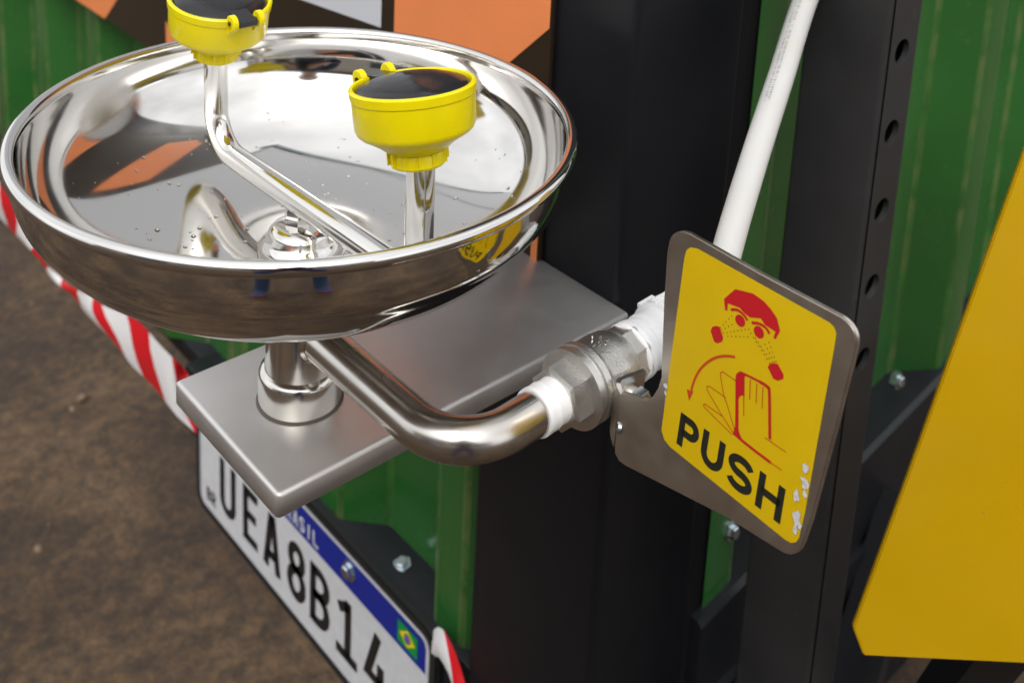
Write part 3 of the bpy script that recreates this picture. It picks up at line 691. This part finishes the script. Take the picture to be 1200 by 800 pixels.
for x in (-238.5, -405):
    hexbolt('plate_bolt', (x*.001, .1985, -.5627), (0, -1, 0), .0058, lp)

# ------------------------------------------------------------------ barrier tape
tape = [((-1.30, .12, -.40), (-1.31, .12, -.46)), ((-1.0576,.13,-.4361),(-1.0676,.13,-.4896)),((-.9406,.135,-.4573),(-.9489,.135,-.5109)),((-.8814,.14,-.4832),(-.9169,.14,-.5165)),((-.8234,.145,-.5131),(-.874,.145,-.5213)),((-.7799,.15,-.5215),(-.7975,.15,-.5334)),((-.7191,.155,-.5126),(-.7443,.155,-.5362)),((-.6748,.16,-.5076),(-.647,.16,-.5436)),((-.5999,.17,-.4965),(-.6037,.17,-.5603)),((-.5514,.18,-.5138),(-.546,.18,-.5768)),((-.552,.2,-.5443),(-.522,.2,-.607)),
        ((-.47, .2040, -.575), (-.45, .2040, -.632)), ((-.38, .2040, -.57), (-.37, .2042, -.62)), ((-.25, .2046, -.57), (-.25, .2048, -.62)), ((-.150, .2035, -.560), (-.145, .2030, -.595)), ((-.1165, .1995, -.528), (-.1175, .199, -.556)), ((-.098, .1965, -.525), (-.106, .1965, -.548)), ((-.081, .1955, -.538), (-.092, .1955, -.556)), ((-.066, .192, -.556), (-.082, .191, -.567)), ((-.060, .190, -.60), (-.076, .188, -.60))]
U_ = catmull([a for a, b in tape], 6); L_ = catmull([b for a, b in tape], 6)
mids = [(a + b) / 2 for a, b in zip(U_, L_)]
s84 = sum((mids[i] - mids[i-1]).length for i in range(1, 85)); lift = (.66 - (s84 / .082 + .56)) % 1      # the tape comes out white side first behind the plate
vs = []; uv = []; fs = []; s = 0
for i, (a, b) in enumerate(zip(U_, L_)):
    if i: s += ((a + b) / 2 - (U_[i-1] + L_[i-1]) / 2).length * (.5 if i > 84 else 1)
    for k in range(5):
        t = k / 4; q = a.lerp(b, t); q.y -= .003 * sin(t * pi) + .0012 * sin(s * 70 + t * 3); vs.append(q); uv.append((s / .082 + .56 + (lift if i >= 75 else 0), t))
for i in range(len(U_) - 1):
    for k in range(4): q = 5*i + k; fs.append((q, q+1, q+6, q+5))
tp_o = link('barrier_tape', vs, fs, M['tape'], None, True, Vector((-.6, .17, -.55)), uv)
tp_o['label'] = 'red and white striped barrier tape strung behind the basin and plate'; tp_o['category'] = 'barrier tape'

# ------------------------------------------------------------------ the photographer, seen in the polished basin
fw = Vector((-.774, .633, 0)).normalized(); rt = Vector((fw.y, -fw.x, 0)); PB = Vector((.4604, -.2831, GZ)) - fw * .465
def PT(l, f, u): return PB + rt * l + fw * f + Vector((0, 0, u))
pe = thing('person', 'person in blue jeans and navy top holding up a phone before the basin', 'person', tuple(PB))
M['skin'] = mat('skin', (.42, .24, .16), .5, 0, noise=(20, .06), sss=.1); M['jeans'] = mat('blue_denim', (.035, .06, .13), .85, 0, noise=(60, .2), bump=(300, .3))
M['top'] = mat('navy_cotton', (.012, .016, .035), .85, 0, bump=(60, .4)); M['shoe'] = mat('mauve_shoe', (.25, .06, .16), .6); M['hair'] = mat('dark_hair', (.02, .013, .009), .5, 0, bump=(200, .6, (1, 1, .1)))
M['hem'] = mat('striped_pink_hem', (.30, .07, .10), .8, 0, bump=(200, .5)); M['glass'] = mat('phone_glass', (.01, .01, .012), .08)
G = []; Ed = []
def add(par, l, f, u, r):
    G.append((PT(l, f, u), r)); i = len(G) - 1
    if par is not None: Ed.append((par, i))
    return i
pv = add(None, 0, 0, .90, .13); s1 = add(pv, 0, .01, 1.05, .118); chst = add(s1, 0, .015, 1.22, .132); nb = add(chst, 0, .015, 1.37, .062); nk = add(nb, 0, .035, 1.43, .048); h1 = add(nk, 0, .06, 1.50, .078); h2 = add(h1, 0, .055, 1.57, .078); add(h2, 0, .05, 1.61, .05)
for sx in (-1, 1):
    sh = add(chst, sx*.155, .01, 1.33, .058); ua = add(sh, sx*.205, .05, 1.20, .048); el = add(ua, sx*.225, .10, 1.08, .040); fa = add(el, sx*.16, .24, 1.085, .035); wr = add(fa, sx*.085, .375, 1.095, .025); pm = add(wr, sx*.066, .425, 1.105, .023)
    kn = [add(pm, sx*(.060 - .006*0), .455, 1.118 - .017*(k - 1.5), .0095) for k in range(4)]
    for k, kk in enumerate(kn):
        ln = (.030, .034, .032, .024)[k]
        a = add(kk, sx*.052, .455 + ln*.45, 1.120 - .018*(k - 1.5), .0085); add(a, sx*(.052 - ln*.8), .462 + ln*.25, 1.121 - .018*(k - 1.5), .0072)
    th = add(pm, sx*.050, .430, 1.135, .011); add(th, sx*.034, .440, 1.150, .0085)
    hp_ = add(pv, sx*.092, 0, .84, .092); kn_ = add(hp_, sx*.15, .035, .48, .066); an = add(kn_, sx*.20, -.005, .10, .052); add(an, sx*.235, .14, .045, .042)
me = bpy.data.meshes.new('person_body'); me.from_pydata([g[0] - PB for g in G], Ed, []); me.update()
tmp = bpy.data.objects.new('person_body', me); C.objects.link(tmp)
m1 = tmp.modifiers.new('skin', 'SKIN')
for i, g in enumerate(G):
    v = me.skin_vertices[0].data[i]; v.radius = (g[1], g[1] * (.8 if i in (pv, s1, chst) else 1)); v.use_root = (i == pv)
m2 = tmp.modifiers.new('sub', 'SUBSURF'); m2.levels = 2; m2.render_levels = 2
bpy.context.view_layer.update(); dg = bpy.context.evaluated_depsgraph_get()
bme = bpy.data.meshes.new_from_object(tmp.evaluated_get(dg)); bpy.data.objects.remove(tmp)
body = bpy.data.objects.new('body', bme); C.objects.link(body); body.parent = pe
bme.materials.clear()
for k in ('skin', 'jeans', 'top', 'shoe', 'hem'): bme.materials.append(M[k])
for p_ in bme.polygons:
    c = p_.center; f_ = c.dot(fw); z = c.z; p_.use_smooth = True
    p_.material_index = 3 if z < .085 else 1 if z < .86 else 4 if (z < .93 and f_ < .2) else 2 if (z < 1.385 and f_ < .31) else 0
def blob(name, c, rx, ry, rz, m, parent, sub=2):
    bm = bmesh.new(); B_ = Matrix((( rt.x, fw.x, 0), (rt.y, fw.y, 0), (0, 0, 1))).to_4x4()
    bmesh.ops.create_icosphere(bm, subdivisions=sub, radius=1, matrix=Matrix.Translation(c) @ B_ @ Matrix.Diagonal((rx, ry, rz, 1))); return from_bm(name, bm, m, parent, True)
M['eye'] = mat('eye_white', (.7, .7, .68), .2)
hc = PT(0, .058, 1.535)
blob('hair', PT(0, .035, 1.575), .088, .092, .085, M['hair'], body, 3); blob('hair', PT(0, -.03, 1.48), .075, .045, .12, M['hair'], body, 3)
blob('nose', PT(0, .148, 1.515), .012, .016, .022, M['skin'], body)
for sx in (-1, 1):
    blob('ear', PT(sx*.083, .05, 1.525), .010, .018, .030, M['skin'], body); blob('eye', PT(sx*.032, .130, 1.540), .014, .010, .009, M['eye'], body)
blob('mouth', PT(0, .136, 1.475), .024, .008, .007, M['hem'], body)
# phone: the lens is at the camera, the body lies just behind it
ph = thing('phone', 'black phone held up by the photographer', 'phone', tuple(cam.location))
CM = Matrix.Translation(cam.location) @ cam.rotation_euler.to_matrix().to_4x4()
bm = bbox_bm(-.058, .017, -.135, .022, .006, .014, .003, 3); bmesh.ops.transform(bm, matrix=CM, verts=bm.verts)
auto_smooth(from_bm('phone_body', bm, M['glass'], ph), 40)

# ------------------------------------------------------------------ building across the yard, mirrored in the basin
wb = thing('warehouse', 'beige metal warehouse across the yard behind the photographer', 'building', (6.2, -9.0, GZ))
M['wall'] = mat('beige_sheet_wall', (.40, .36, .30), .6, 0, noise=(.8, .12)); M['wroof'] = mat('grey_sheet_roof', (.22, .23, .24), .5, 0); M['wdoor'] = mat('grey_door', (.10, .12, .14), .4); M['pane'] = mat('window_glass', (.03, .04, .05), .08)
wd = Vector((-.55, .83, 0)).normalized(); wu = Vector((wd.y, -wd.x, 0)); WO = Vector((6.2, -9.0, GZ))
def wbox(name, a0, a1, d0, d1, z0, z1, m, parent):
    b = bbox_bm(a0, a1, d0, d1, z0, z1); MT = Matrix(((wu.x, wd.x, 0, WO.x), (wu.y, wd.y, 0, WO.y), (0, 0, 1, WO.z), (0, 0, 0, 1))); bmesh.ops.transform(b, matrix=MT, verts=b.verts); bmesh.ops.recalc_face_normals(b, faces=b.faces); return from_bm(name, b, m, parent)
wbox('wall', -13, 13, -9, 0, 0, 5.6, M['wall'], wb); wbox('roof', -13.4, 13.4, -9.4, .5, 5.61, 5.95, M['wroof'], wb)
for a in (-8, 1.5):
    wbox('door', a, a + 3.6, .01, .08, 0, 3.8, M['wdoor'], wb)
for a in (-12, -3.6, 6.2, 9.4):
    f = wbox('window', a, a + 2, .01, .07, 2.2, 3.6, M['wroof'], wb); wbox('pane', a + .1, a + 1.9, .071, .08, 2.3, 3.5, M['pane'], f)
